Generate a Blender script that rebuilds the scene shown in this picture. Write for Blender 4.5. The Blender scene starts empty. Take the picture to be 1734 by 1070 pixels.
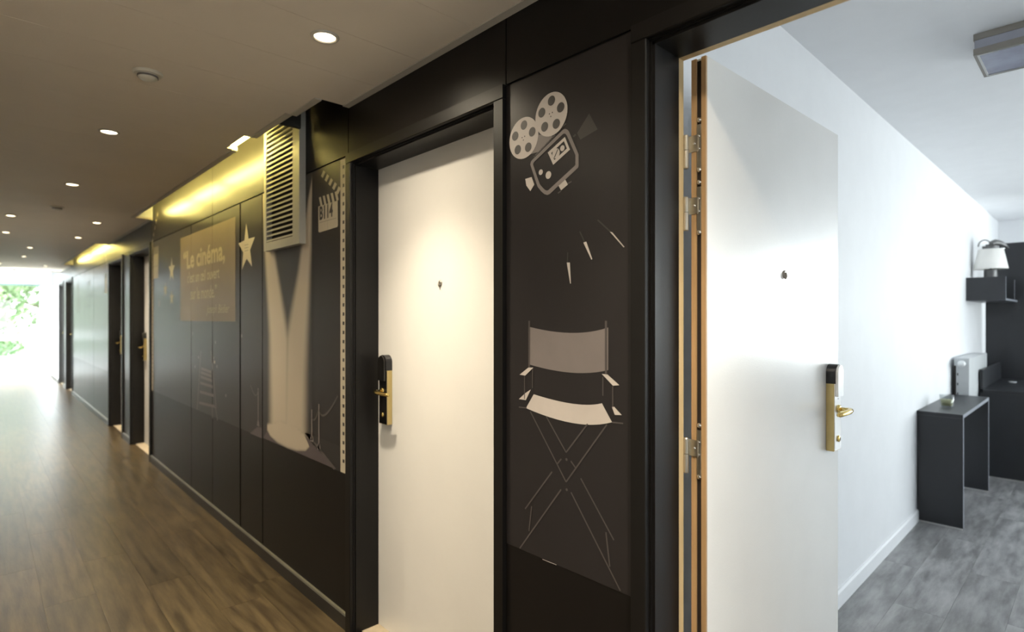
import bpy, bmesh, math, random
from mathutils import Vector, Matrix
random.seed(7)
C = bpy.context.scene
COL = C.collection
PI = math.pi

# ------------------------------------------------------------------ camera, world, exposure
F = 948.6                                   # focal length in pixels of the 1734 px wide frame
ANG = math.atan(897 / F)
ca, sa = math.cos(ANG), math.sin(ANG)
H, D = 1.38, 1.173                          # eye height, distance from the printed wall
cam_d = bpy.data.cameras.new('camera')
cam = bpy.data.objects.new('camera', cam_d)
COL.objects.link(cam)
cam.location = (0, -D, H)
cam.rotation_euler = (PI / 2, 0, math.atan2(ca, sa))
cam_d.sensor_width = 36
cam_d.lens = F / 1734 * 36
cam_d.shift_y = 2 / 1734
cam_d.clip_start = 0.02
cam_d.dof.use_dof = True
cam_d.dof.focus_distance = 1.75
cam_d.dof.aperture_fstop = 2.2
C.camera = cam

W = bpy.data.worlds.new('sky'); C.world = W
W.use_nodes = True
nt = W.node_tree
bg = nt.nodes['Background']
tc = nt.nodes.new('ShaderNodeTexCoord')
sx = nt.nodes.new('ShaderNodeSeparateXYZ')
rp = nt.nodes.new('ShaderNodeValToRGB')
nt.links.new(tc.outputs['Generated'], sx.inputs[0])
nt.links.new(sx.outputs['Z'], rp.inputs[0])
nt.links.new(rp.outputs[0], bg.inputs[0])
rp.color_ramp.elements[0].color = (0.92, 0.93, 0.95, 1)
rp.color_ramp.elements[1].color = (0.72, 0.82, 1.0, 1)
bg.inputs[1].default_value = 7.0

sun_d = bpy.data.lights.new('sun', 'SUN'); sun_d.energy = 6; sun_d.angle = 0.02; sun_d.color = (1, .95, .85)
sun = bpy.data.objects.new('sun', sun_d); COL.objects.link(sun)
sun.rotation_euler = Vector((-0.62, 0.42, -0.66)).to_track_quat('-Z', 'Y').to_euler()

def portal(name, loc, size, rot):
    d = bpy.data.lights.new(name, 'AREA'); d.shape = 'RECTANGLE'; d.size, d.size_y = size
    d.cycles.is_portal = True
    o = bpy.data.objects.new(name, d); COL.objects.link(o); o.location = loc; o.rotation_euler = rot
def daylight(name, loc, size, rot, power):
    d = bpy.data.lights.new(name, 'AREA'); d.shape = 'RECTANGLE'; d.size, d.size_y = size
    d.energy = power; d.color = (.96, .98, 1.0)
    o = bpy.data.objects.new(name, d); COL.objects.link(o); o.location = loc; o.rotation_euler = rot
# daylight falling through the two bedroom windows and the side window of the lobby
daylight('daylight_far_window', (1.85, 7.95, 1.58), (2.3, 1.6), (-PI / 2, 0, 0), 160)
daylight('daylight_right_window', (3.45, 5.1, 1.43), (1.9, 3.0), (0, PI / 2, 0), 50)
daylight('added_corridor_end_fill', (2.75, -.70, 1.35), (1.7, 1.1), (0, PI / 2, 0), 12)  # added cool fill from behind the camera
daylight('daylight_lobby', (-15.7, -4.3, 1.3), (2.0, 1.8), (PI / 2, 0, 0), 3000)
DOWN_W = 135.0
FILL_W = 42.0
DOWN_COL = (1.0, 0.86, 0.64)
TUBE_STR = 125.0
C.view_settings.view_transform = 'Standard'
C.view_settings.look = 'None'
C.view_settings.gamma = 1
C.view_settings.use_curve_mapping = False
C.view_settings.exposure = 0.0
C.cycles.sample_clamp_indirect = 6
C.cycles.max_bounces = 10
C.cycles.diffuse_bounces = 6
C.cycles.caustics_reflective = False
C.cycles.caustics_refractive = False

# ------------------------------------------------------------------ materials
def mat(name, col, rough=0.5, metal=0.0, noise=0.0, nscale=6.0, bump=0.0, bscale=80.0, coat=0.0, spec=0.5,
        stretch=(1, 1, 1), rnd=0.0, col2=None, emit=None, estr=0.0, rvar=0.0):
    m = bpy.data.materials.new(name); m.use_nodes = True
    n = m.node_tree; b = n.nodes['Principled BSDF']
    b.inputs['Roughness'].default_value = rough
    b.inputs['Metallic'].default_value = metal
    b.inputs['Specular IOR Level'].default_value = spec
    b.inputs['Coat Weight'].default_value = coat
    b.inputs['Coat Roughness'].default_value = 0.12
    col = tuple(col) + (1,)
    b.inputs['Base Color'].default_value = col
    t = n.nodes.new('ShaderNodeTexCoord')
    mp = n.nodes.new('ShaderNodeMapping'); mp.inputs['Scale'].default_value = stretch
    n.links.new(t.outputs['Object'], mp.inputs[0])
    vec = mp.outputs[0]
    if rnd:
        oi = n.nodes.new('ShaderNodeObjectInfo')
        ad = n.nodes.new('ShaderNodeVectorMath'); ad.operation = 'MULTIPLY_ADD'
        cb = n.nodes.new('ShaderNodeCombineXYZ')
        for i in range(3): n.links.new(oi.outputs['Random'], cb.inputs[i])
        n.links.new(cb.outputs[0], ad.inputs[0]); ad.inputs[1].default_value = (37, 53, 71)
        n.links.new(vec, ad.inputs[2]); vec = ad.outputs[0]
    if noise or col2:
        nz = n.nodes.new('ShaderNodeTexNoise'); nz.inputs['Scale'].default_value = nscale
        nz.inputs['Detail'].default_value = 5; nz.inputs['Roughness'].default_value = .6
        n.links.new(vec, nz.inputs['Vector'])
        cr = n.nodes.new('ShaderNodeValToRGB')
        e = cr.color_ramp.elements; e[0].position = .33; e[1].position = .67
        c2 = tuple(col2) + (1,) if col2 else tuple(min(1, v * (1 + noise)) for v in col[:3]) + (1,)
        c1 = col if col2 else tuple(v * (1 - noise) for v in col[:3]) + (1,)
        e[0].color = c1; e[1].color = c2
        n.links.new(nz.outputs[0], cr.inputs[0])
        out = cr.outputs[0]
        if rnd:
            hs = n.nodes.new('ShaderNodeHueSaturation')
            mr = n.nodes.new('ShaderNodeMapRange'); mr.inputs[3].default_value = 1 - rnd; mr.inputs[4].default_value = 1 + rnd
            n.links.new(oi.outputs['Random'], mr.inputs[0]); n.links.new(mr.outputs[0], hs.inputs['Value'])
            n.links.new(out, hs.inputs['Color']); out = hs.outputs[0]
        n.links.new(out, b.inputs['Base Color'])
        if rvar:
            m2 = n.nodes.new('ShaderNodeMapRange'); m2.inputs[3].default_value = rough - rvar; m2.inputs[4].default_value = rough + rvar
            n.links.new(nz.outputs[0], m2.inputs[0]); n.links.new(m2.outputs[0], b.inputs['Roughness'])
    if bump:
        nb = n.nodes.new('ShaderNodeTexNoise'); nb.inputs['Scale'].default_value = bscale
        n.links.new(vec, nb.inputs['Vector'])
        bp = n.nodes.new('ShaderNodeBump'); bp.inputs['Strength'].default_value = bump; bp.inputs['Distance'].default_value = .002
        n.links.new(nb.outputs[0], bp.inputs['Height']); n.links.new(bp.outputs[0], b.inputs['Normal'])
    if emit:
        b.inputs['Emission Color'].default_value = tuple(emit) + (1,); b.inputs['Emission Strength'].default_value = estr
    return m

M = {}
M['wall_dark'] = mat('dark_wall_laminate', (.0090, .0078, .0074), .33, spec=.16, noise=.08, nscale=3, bump=.04, bscale=300)
M['film'] = mat('printed_film', (.0215, .0190, .0200), .32, spec=.27, noise=.06, nscale=2, bump=.04, bscale=300)
M['frame'] = mat('door_frame_paint', (.0050, .0044, .0042), .42, spec=.30, noise=.1, bump=.06, bscale=200)
M['core'] = mat('panel_gap', (.006, .006, .006), .8, noise=.1)
M['leaf'] = mat('door_laminate', (.76, .75, .73), .24, noise=.02, nscale=3, bump=.1, bscale=220)
M['mdf'] = mat('raw_board_edge', (.62, .47, .26), .7, noise=.12, nscale=30, stretch=(1, 1, .1), bump=.2)
M['edge_wood'] = mat('door_edge_wood', (.42, .265, .13), .55, noise=.18, nscale=30, stretch=(1, 1, .08), bump=.1)
M['groove'] = mat('door_edge_groove', (.018, .012, .010), .6, noise=.1)
M['thresh'] = mat('threshold_vinyl', (.42, .35, .25), .5, noise=.1, nscale=30)
M['ceil'] = mat('ceiling_panel_paint', (.66, .59, .50), .6, noise=.03, nscale=2, bump=.12, bscale=160)
M['rim'] = mat('ceiling_rim_metal', (.42, .39, .34), .5, noise=.03)
M['void'] = mat('ceiling_void', (.30, .28, .24), .8, noise=.1)
M['slot'] = mat('cove_white', (.8, .8, .75), .7, noise=.02)
M['plank'] = mat('corridor_plank', (.024, .016, .009), .31, spec=.30, col2=(.082, .059, .032), nscale=9, stretch=(.35, 3.2, 1), bump=.15, bscale=60, rnd=.16, rvar=.02)
M['gplank'] = mat('room_plank', (.15, .148, .15), .38, col2=(.36, .358, .36), nscale=7.0, stretch=(2.6, .5, 1), bump=.2, bscale=60, rnd=.12, rvar=.03)
M['white'] = mat('white_paint', (.80, .81, .83), .6, noise=.015, bump=.08, bscale=120)
M['lobby'] = mat('lobby_white', (.82, .84, .86), .6, noise=.015)
M['leftw'] = mat('opposite_wall', (.42, .41, .40), .5, noise=.05)
M['base_dark'] = mat('baseboard_dark', (.018, .016, .015), .4, noise=.1)
M['bevel_lit'] = mat('bevel_highlight', (.10, .095, .08), .35, metal=.4, noise=.1)  # lighter tone painted as the highlight on the baseboard's top bevel
M['vent'] = mat('vent_paint', (.33, .32, .28), .45, noise=.03)
M['ventback'] = mat('vent_dark', (.02, .018, .014), .8, noise=.1)
M['brass'] = mat('polished_brass', (.83, .62, .22), .16, metal=1, noise=.05, nscale=20)
M['brass_s'] = mat('satin_brass', (.66, .52, .24), .3, metal=1, noise=.05, nscale=20)
M['black'] = mat('black_plastic', (.012, .012, .014), .16, noise=.1)
M['front_bright'] = mat('lock_front_bright_reflection', (.95, .95, .94), .22, metal=.55, noise=.02)  # lock front with the bright room's reflection put into its colour
M['front_dark'] = mat('lock_front_dark_reflection', (.010, .009, .008), .07, noise=.05)  # same lock front, coloured as if mirroring the dark corridor
M['steel'] = mat('brushed_nickel', (.62, .58, .50), .3, metal=1, noise=.08, nscale=40)
M['anth'] = mat('anthracite_board', (.024, .026, .031), .38, noise=.06, nscale=4, bump=.05, bscale=300)
M['anth_lit'] = mat('anthracite_lit_edge', (.30, .32, .36), .35, noise=.05)  # anthracite lightened: window light painted onto the edges that face it
M['alu'] = mat('aluminium', (.75, .75, .74), .3, metal=.8, noise=.04)
M['rad'] = mat('radiator_enamel', (.55, .57, .58), .4, noise=.03)
M['shade'] = mat('lamp_shade_fabric', (.92, .90, .86), .8, noise=.02, bump=.2, bscale=300)
M['lampmetal'] = mat('lamp_dark_metal', (.16, .16, .16), .4, metal=.6, noise=.08)
M['chrome'] = mat('chrome', (.85, .85, .85), .08, metal=1, noise=.02)
M['frost'] = mat('frosted_diffuser', (.40, .42, .52), .25, noise=.15, nscale=9, coat=.3)
M['frost_side'] = mat('frosted_band', (.36, .37, .44), .35, noise=.05)
M['bronze'] = mat('lamp_nickel', (.30, .28, .25), .4, metal=.5, noise=.06)
M['wax'] = mat('candle_wax', (.62, .60, .34), .5, noise=.08)
M['detector'] = mat('detector_plastic', (.55, .52, .44), .4, noise=.03)
M['detector_d'] = mat('detector_grille', (.12, .11, .10), .6, noise=.2, nscale=60)
M['lens'] = mat('downlight_lens', (1, .95, .8), .4, noise=.01, emit=(1, .84, .56), estr=9)
M['tube'] = mat('cove_tube', (1, .95, .7), .4, noise=.01, emit=(1.0, .80, .22), estr=TUBE_STR)
M['pr_white'] = mat('print_light', (0.5513, 0.5011, 0.4678), .42, noise=.05, nscale=8)
M['pr_cream'] = mat('print_cream', (0.459, 0.405, 0.3105), .42, noise=.05, nscale=8)
M['pr_mid'] = mat('print_mid', (0.1976, 0.1715, 0.1663), .42, noise=.05, nscale=8)
M['pr_dim'] = mat('print_dim', (0.0741, 0.064, 0.0624), .42, noise=.05, nscale=8)
M['pr_ladder'] = mat('print_ladder', (.125, .105, .098), .42, noise=.05, nscale=8)
M['pr_faint'] = mat('print_faint', (0.036, 0.0318, 0.0306), .42, noise=.05, nscale=8)
M['pr_dark'] = mat('print_dark', (0.018, 0.0156, 0.0162), .42, noise=.05, nscale=8)
M['pr_quote'] = mat('print_quote_panel', (0.1847, 0.1436, 0.1067), .42, noise=.04, nscale=5)
M['pr_text'] = mat('print_quote_text', (0.4304, 0.3665, 0.2391), .42, noise=.04, nscale=5)
M['pr_carpet'] = mat('print_carpet', (0.0774, 0.0619, 0.067), .42, noise=.06, nscale=8)
M['bark'] = mat('tree_bark', (.22, .19, .14), .9, noise=.3, nscale=12, bump=.5, bscale=20)
M['grass'] = mat('outside_lawn', (.30, .36, .24), .9, noise=.4, nscale=3)
M['terrace'] = mat('terrace_stone', (.62, .60, .56), .8, noise=.1, nscale=4)
M['pvc'] = mat('window_pvc', (.80, .82, .83), .4, noise=.01)
M['gasket'] = mat('window_gasket', (.05, .08, .07), .5, noise=.1)

def foliage_mat(name, a, b):
    m = mat(name, a, .55, col2=b, nscale=1.2)
    p = m.node_tree.nodes['Principled BSDF']
    p.inputs['Transmission Weight'].default_value = 0
    return m
M['leafg'] = foliage_mat('leaves_mid', (.14, .25, .11), (.40, .50, .27))
M['leafg2'] = foliage_mat('leaves_pale', (.22, .34, .17), (.52, .60, .40))

def glassmat(name, tint=(1, 1, 1), refl=.10):
    m = bpy.data.materials.new(name); m.use_nodes = True; n = m.node_tree
    for x in list(n.nodes): n.nodes.remove(x)
    o = n.nodes.new('ShaderNodeOutputMaterial'); mx = n.nodes.new('ShaderNodeMixShader')
    t = n.nodes.new('ShaderNodeBsdfTransparent'); g = n.nodes.new('ShaderNodeBsdfGlossy')
    lw = n.nodes.new('ShaderNodeLayerWeight'); lw.inputs[0].default_value = .15
    fr = n.nodes.new('ShaderNodeMath'); fr.operation = 'MULTIPLY_ADD'; fr.inputs[1].default_value = .6; fr.inputs[2].default_value = .04
    n.links.new(lw.outputs['Facing'], fr.inputs[0])
    t.inputs[0].default_value = tuple(tint) + (1,); g.inputs['Roughness'].default_value = .02
    n.links.new(fr.outputs[0], mx.inputs[0]); n.links.new(t.outputs[0], mx.inputs[1]); n.links.new(g.outputs[0], mx.inputs[2])
    n.links.new(mx.outputs[0], o.inputs[0]); return m
M['glass'] = glassmat('window_glass', (.95, .98, .97))
M['tumbler'] = glassmat('tumbler_glass', (.90, .92, .92))

# ------------------------------------------------------------------ mesh helpers
def link(name, bm, m, parent=None, smooth=False, kind=None):
    me = bpy.data.meshes.new(name)
    bm.normal_update()
    bm.to_mesh(me); bm.free()
    if smooth:
        for p in me.polygons: p.use_smooth = True
    for q in (m if isinstance(m, (list, tuple)) else [m]):
        me.materials.append(M[q] if isinstance(q, str) else q)
    o = bpy.data.objects.new(name, me); COL.objects.link(o)
    if parent: o.parent = parent
    if kind: o['kind'] = kind
    return o

def thing(name, label=None, cat=None, loc=(0, 0, 0), rz=0.0, group=None, kind=None):
    o = bpy.data.objects.new(name, None); COL.objects.link(o)
    o.empty_display_size = .1
    o.location = loc; o.rotation_euler = (0, 0, rz)
    tag(o, label, cat, group, kind); return o

def tag(o, label=None, cat=None, group=None, kind=None):
    if label: o['label'] = label
    if cat: o['category'] = cat
    if group: o['group'] = group
    if kind: o['kind'] = kind
    return o

def box(bm, x0, x1, y0, y1, z0, z1, bev=0.0, mi=0):
    x0, x1 = min(x0, x1), max(x0, x1); y0, y1 = min(y0, y1), max(y0, y1); z0, z1 = min(z0, z1), max(z0, z1)
    r = bmesh.ops.create_cube(bm, size=1)
    vs = r['verts']
    for v in vs:
        v.co = Vector((x0 + (v.co.x + .5) * (x1 - x0), y0 + (v.co.y + .5) * (y1 - y0), z0 + (v.co.z + .5) * (z1 - z0)))
    if bev:
        es = list({e for v in vs for e in v.link_edges})
        bmesh.ops.bevel(bm, geom=es, offset=bev, segments=2, affect='EDGES', profile=.6)
    return bm

def bx(*a, **k): return box(bmesh.new(), *a, **k)

def prism(bm, pts, z0, z1, axis='z'):
    """closed outline pts (2D) pulled from z0 to z1 along axis"""
    def P(a, b, c):
        return (a, b, c) if axis == 'z' else ((a, c, b) if axis == 'y' else (c, a, b))
    lo = [bm.verts.new(P(a, b, z0)) for a, b in pts]; hi = [bm.verts.new(P(a, b, z1)) for a, b in pts]
    n = len(pts)
    bm.faces.new(lo[::-1]); bm.faces.new(hi)
    for i in range(n):
        bm.faces.new((lo[i], lo[(i + 1) % n], hi[(i + 1) % n], hi[i]))
    bmesh.ops.recalc_face_normals(bm, faces=bm.faces)
    return bm

def lathe(bm, prof, seg=24, mtx=None):
    """prof: list of (r, z) rotated about z"""
    rings = []
    vs0 = []
    for r, z in prof:
        if r < 1e-6: ring = [bm.verts.new((0, 0, z))] * seg
        else: ring = [bm.verts.new((r * math.cos(2 * PI * i / seg), r * math.sin(2 * PI * i / seg), z)) for i in range(seg)]
        rings.append(ring); vs0 += list(dict.fromkeys(ring))
    for a, b in zip(rings, rings[1:]):
        for i in range(seg):
            j = (i + 1) % seg
            f = list(dict.fromkeys((a[i], a[j], b[j], b[i])))
            if len(f) >= 3:
                try: bm.faces.new(f)
                except ValueError: pass
    bmesh.ops.recalc_face_normals(bm, faces=bm.faces)
    if mtx: bmesh.ops.transform(bm, matrix=mtx, verts=vs0)
    return bm

def tube(bm, pts, r, seg=10):
    """round bar through the points; r is a number or one per point"""
    pts = [Vector(p) for p in pts]
    rr = r if isinstance(r, (list, tuple)) else [r] * len(pts)
    rings = []
    up = Vector((0, 0, 1))
    for i, p in enumerate(pts):
        t = (pts[min(i + 1, len(pts) - 1)] - pts[max(i - 1, 0)]).normalized()
        a = t.cross(up)
        if a.length < .05: a = t.cross(Vector((1, 0, 0)))
        a.normalize(); b = t.cross(a).normalized()
        rings.append([bm.verts.new(p + (a * math.cos(2 * PI * k / seg) + b * math.sin(2 * PI * k / seg)) * rr[i]) for k in range(seg)])
    for a, b in zip(rings, rings[1:]):
        for k in range(seg):
            bm.faces.new((a[k], a[(k + 1) % seg], b[(k + 1) % seg], b[k]))
    bm.faces.new(rings[0][::-1]); bm.faces.new(rings[-1])
    bmesh.ops.recalc_face_normals(bm, faces=bm.faces)
    return bm

# a photo pixel read off onto the printed wall plane (y = 0): gives wall X and height
def w(px, py):
    u = (px - 867) / F
    X = D * (u * sa - ca) / (sa + u * ca)
    return X, H + (537 - py) * (-X * ca + D * sa) / F

def zoomer(ox, oy, sc):
    return lambda x, y: w(ox + x / sc, oy + y / sc)

# flat print: polygons on the wall, facing the corridor (-y)
def flat(bm, pts, y):
    vs = [bm.verts.new((a, y, b)) for a, b in pts]
    f = bm.faces.new(vs)
    f.normal_update()
    if f.normal.y > 0: f.normal_flip()
    return f

def stroke(bm, a, b, wd, y):
    a, b = Vector(a), Vector(b); t = (b - a).normalized(); n = Vector((-t.y, t.x)) * wd / 2
    flat(bm, [a + n, b + n, b - n, a - n], y)

def ring_flat(bm, outer, inner, y):
    n = len(outer)
    for i in range(n):
        j = (i + 1) % n
        flat(bm, [outer[i], outer[j], inner[j], inner[i]], y)

def circ(c, rx, rz, n=28, a0=0):
    return [(c[0] + rx * math.cos(2 * PI * i / n + a0), c[1] + rz * math.sin(2 * PI * i / n + a0)) for i in range(n)]

# ================================================================== THE SETTING
XE, XN = -17.0, 2.4               # far and near ends of the corridor
YL = -1.45                        # opposite wall of the corridor
CE = 2.305                        # corridor ceiling
FR = 2.095                        # top of door frames, cupboards and prints
PZ = 0.685                        # lower edge of the prints
# door openings: (outer x0, outer x1, hinge side, open)
MOD = 6.40
DOORS = [(-2.29, -1.267), (-.80, .225)]
FARD = [(-7.28, -6.245), (-8.69, -7.70), (-13.68, -12.62), (-15.10, -14.10)]
allD = sorted(DOORS + FARD)
FW = .045                         # face width of a frame

# --- floors
fl = link('floor', bx(XE, XN, YL - 2.6, .14, -.12, -.004), 'void'); tag(fl, 'brown oak plank floor running down the corridor', 'floor', kind='structure')
def plank_mesh(L, wd, along, m):
    bm = bmesh.new(); g = .0004
    if along == 'x': box(bm, g, L - g, g, wd - g, -.004, 0, bev=0)
    else: box(bm, g, wd - g, g, L - g, -.004, 0, bev=0)
    me = bpy.data.meshes.new('plank'); bm.to_mesh(me); bm.free(); me.materials.append(M[m]); return me
pm = plank_mesh(1.21, .2, 'x', 'plank')
offs = {0: -.60, 1: -4.07, 2: -3.37, 3: -3.95, 4: -4.67, 5: -4.05, 6: -3.6, 7: -4.3}
def add_plank(me, loc, parent):
    o = bpy.data.objects.new('plank', me); COL.objects.link(o); o.location = loc; o.parent = parent
for r in range(21):
    y0 = .04 - .2 * (r + 1)
    if r > 7 and False: pass
    off = offs.get(r, -(r * .47) % 1.21)
    x = off % 1.21 + XN - 1.21 * 2
    x -= 0
    # start from a joint at off, walk both ways
    k0 = math.ceil((XN - off) / 1.21)
    xx = off + k0 * 1.21
    while xx > XE:
        xx -= 1.21
        if r > 7 and xx > -15.6: continue
        if xx < XE - .05: xx_ = XE
        add_plank(pm, (xx, y0, 0), fl)
flr = link('floor', bx(-.89, 3.25, .14, 7.70, -.12, -.004), 'void'); tag(flr, 'grey plank floor of the bright bedroom', 'floor', kind='structure')
gm = plank_mesh(1.21, .2, 'y', 'gplank')
for r in range(21):
    x0 = -.90 + .2 * r
    yy = .14 - ((r * .53) % 1.21)
    while yy < 7.6:
        add_plank(gm, (x0, yy, 0), flr); yy += 1.21

# --- corridor wall with the prints
wr = thing('wall_right', 'dark laminate corridor wall carrying the cinema prints', 'wall', kind='structure')
def core(x0, x1, z0, z1, nm='wall_core', m='core', y0=.008, y1=.14):
    return link(nm, bx(x0, x1, y0, y1, z0, z1), m, wr)
xs = [XE]
for a, b in allD: xs += [a, b]
xs.append(XN)
for i in range(0, len(xs), 2):
    core(xs[i], xs[i + 1], 0, 2.60)
for a, b in allD: core(a, b, FR, 2.60)
G = .0022
SEAM = {-3.33: .006, -3.713: .011, -4.296: .0035, -4.844: .0045, -10.05: .008}
def panel(x0, x1, z0, z1, m='wall_dark', nm='wall_panel', y=0.0):
    g0, g1 = (SEAM.get(x0, G), SEAM.get(x1, G)) if z0 < 1 else (G, G)
    return link(nm, bx(x0 + g0, x1 - g1, y, .009, z0 + G, z1 - G - (.004 if z0 < 1 else 0)), m, wr)
def film(x0, x1, z0=PZ, z1=FR):
    return link('printed_film', bx(x0 + SEAM.get(x0, G), x1 - SEAM.get(x1, G), -.0008, .0002, z0, z1 - G - .004), 'film', wr)
def upper(x0, x1): panel(x0, x1, FR, 2.59)
for x0, x1 in ((-17, -15.10), (-15.10, -12.62), (-12.62, -8.69), (-8.69, -6.245), (-6.245, -4.30), (-4.30, -2.29), (-2.29, -1.267), (-1.267, XN)):
    upper(x0, x1)
# far lobby wall, white
link('wall_panel', bx(-17, -15.10 - G, -.001, .009, 0, FR - G), 'lobby', wr)
def bay(x0, x1, cuts, mirror=False):
    c = [x0] + cuts + [x1]
    for a, b in zip(c, c[1:]):
        panel(a, b, 0.0, FR); film(a, b)
bay(-6.245, -2.29, [-4.844, -4.296, -3.713, -3.33])
bay(-12.62, -8.69, [-11.60, -11.05, -10.50, -10.05])
for a, b in ((-7.70, -7.28), (-14.10, -13.68), (-1.267, -.80)):
    panel(a, b, 0, FR); film(a, b)
panel(.225, XN, 0, FR)
film(.225, 1.6)

# baseboard of the corridor
def baseb(x0, x1):
    o = link('baseboard_right', bx(x0, x1, -.013, 0, 0, .062), 'base_dark', kind='structure')
    tag(o, 'dark baseboard strip at the foot of the corridor wall', 'baseboard')
    link('top_bevel_lit', prism(bmesh.new(), [(-.013, .062), (0, .062), (0, .070), (-.009, .068)], x0, x1, 'x'), 'bevel_lit', o)
for a, b in ((-6.245, -2.29), (-7.70, -7.28), (-12.62, -8.69), (-14.10, -13.68), (-17, -15.10), (-1.267, -.80), (.225, XN)):
    baseb(a, b)

# opposite wall, near end, lobby
o = link('wall_left', bx(-14.3, XN, YL - .12, YL, 0, 2.6), 'leftw', kind='structure'); tag(o, 'dark opposite wall of the corridor', 'wall')
wf = thing('wall_front', 'wall closing the near end of the corridor around an added window', 'wall', kind='structure')
for q in ((YL - .12, -1.30, 0, 2.6), (-.10, .14, 0, 2.6), (-1.30, -.10, 0, .45), (-1.30, -.10, 2.25, 2.6)):
    link('wall_core', bx(XN, XN + .12, *q), 'leftw', wf)
w5 = thing('added_end_window', 'unseen window added for fill light at the near corridor end behind the camera', 'window', (XN + .06, -.70, 1.35), kind='structure')  # unseen window, added to let the cool fill in
for q in ((-.6, .6, -.9, -.84), (-.6, .6, .84, .9), (-.6, -.54, -.84, .84), (.54, .6, -.84, .84)):
    link('frame_bar', bx(-.03, .03, *q), 'pvc', w5)
link('pane', bx(-.004, .004, -.54, .54, -.84, .84), 'glass', w5)
wls = thing('wall_left', 'white side wall of the window lobby', 'wall', kind='structure')
for q in ((XE - .2, -16.7, 0, 2.7), (-14.7, -14.3, 0, 2.7), (-16.7, -14.7, 0, .4), (-16.7, -14.7, 2.2, 2.7)):
    link('wall_core', bx(q[0], q[1], -4.1, -3.98, q[2], q[3]), 'lobby', wls)
w4 = thing('window_4', 'white framed side window of the lobby', 'window', (-15.7, -4.04, 1.3), kind='structure')
for q in ((-1, 1, -.9, -.84), (-1, 1, .84, .9), (-1, -.94, -.84, .84), (.94, 1, -.84, .84), (-.03, .03, -.84, .84)):
    link('frame_bar', bx(q[0], q[1], -.03, .03, q[2], q[3]), 'pvc', w4)
for q in ((-.94, -.03), (.03, .94)): link('pane', bx(q[0], q[1], -.004, .004, -.84, .84), 'glass', w4)
o = link('wall_left', bx(-14.42, -14.3, -4.0, YL - .12, 0, 2.7), 'lobby', kind='structure'); tag(o, 'white return wall where the corridor widens', 'wall')
# end wall with window
we = thing('wall_back', 'white end wall of the corridor around the large window', 'wall', kind='structure')
WY0, WY1 = -3.8, -.17
for q in ((WY1, .14, 0, 2.70), (-4.0, WY0, 0, 2.7), (WY0, WY1, 0, .44), (WY0, WY1, 2.20, 2.70)):
    link('wall_core', bx(XE - .2, XE, *q), 'lobby', we)
w1 = thing('window_1', 'large white framed window at the far end of the corridor, trees outside', 'window', (XE - .1, 0, 0), kind='structure')
def win_x(parent, y0, y1, z0, z1, zt, ymul):
    link('frame', box(bx(-.04, .04, y0, y1, z0, z0 + .05), -.04, .04, y0, y1, z1 - .05, z1), 'pvc', parent)
    for y in [y0] + ymul + [y1]:
        link('mullion', bx(-.04, .04, y - .025, y + .025, z0 + .05, z1 - .05), 'pvc', parent)
    link('transom', bx(-.04, .045, y0, y1, zt - .06, zt + .06), 'pvc', parent)
    link('top_gasket', bx(.035, .046, y0, y1, z1 - .10, z1 - .045), 'gasket', parent)
    ys = [y0] + ymul + [y1]
    for a, b in zip(ys, ys[1:]):
        link('pane', bx(-.004, .004, a + .02, b - .02, z0 + .04, zt - .05), 'glass', parent)
        link('pane', bx(-.004, .004, a + .02, b - .02, zt + .05, z1 - .04), 'glass', parent)
win_x(w1, WY0, WY1, .44, 2.20, .92, [-2.6, -1.4])
link('sill', bx(.08, .22, WY0, WY1, .41, .44), 'pvc', w1)
o = link('baseboard_back', bx(XE, XE + .015, -4, 0, 0, .07), 'pvc', kind='structure'); tag(o, 'white baseboard under the end window', 'baseboard')
# second lobby window in the side wall is on the same daylight
portal('window_portal', (XE - .25, (WY0 + WY1) / 2, 1.3), (3.6, 1.8), (0, -PI / 2, 0))

# --- corridor ceiling: cross panels with a light slot in front of the prints
cl = thing('ceiling', 'warm grey panelled corridor ceiling with recessed lights', 'ceiling', kind='structure')
link('roof_slab', bx(-14.6, XN + .12, YL - .12, .14, 2.60, 2.75), 'void', cl)  # unseen slab, added over the panels to block outside light
CEND = -14.62
def edge_y(x):
    if -6.20 < x <= -2.545:
        if -3.30 < x <= -3.0: return -.200
        return -.145
    if -2.545 < x <= -2.285: return -.125
    if -12.6 < x <= -8.72: return -.14
    return 0.0
brk = [-12.6, -8.72, -6.20, -3.30, -3.0, -2.545, -2.285]
x1 = -1.386 + .31 * 13
joints = []
while x1 > CEND: joints.append(x1); x1 -= .31
joints = [XN] + [j for j in joints if j < XN] + [CEND]
gj = .0007
for a, b in zip(joints, joints[1:]):
    a, b = a - gj, b + gj
    if a - b < .02: continue
    cuts = sorted([b] + [q for q in brk if b < q < a] + [a])
    pts = [(b, YL), (a, YL)]
    for i in range(len(cuts) - 1, 0, -1):
        e = edge_y((cuts[i] + cuts[i - 1]) / 2)
        pts += [(cuts[i], e), (cuts[i - 1], e)]
    link('ceiling_panel', prism(bmesh.new(), pts, CE, CE + .018), 'ceil', cl)
# bright rim trim along the wall or the slot
segs = [(-17 + 2.4, -12.6), (-12.6, -8.72), (-8.72, -6.20), (-6.20, -3.30), (-3.0, -2.545), (-2.545, -2.285), (-2.285, XN)]
for a, b in segs:
    e = edge_y((a + b) / 2)
    link('edge_trim', bx(a, b, e - .030, e - .0005, CE - .005, CE - .0002), 'rim', cl)
link('end_trim', bx(CEND - .02, CEND, YL, 0, CE - .02, CE + .3), 'lobby', cl)
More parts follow.
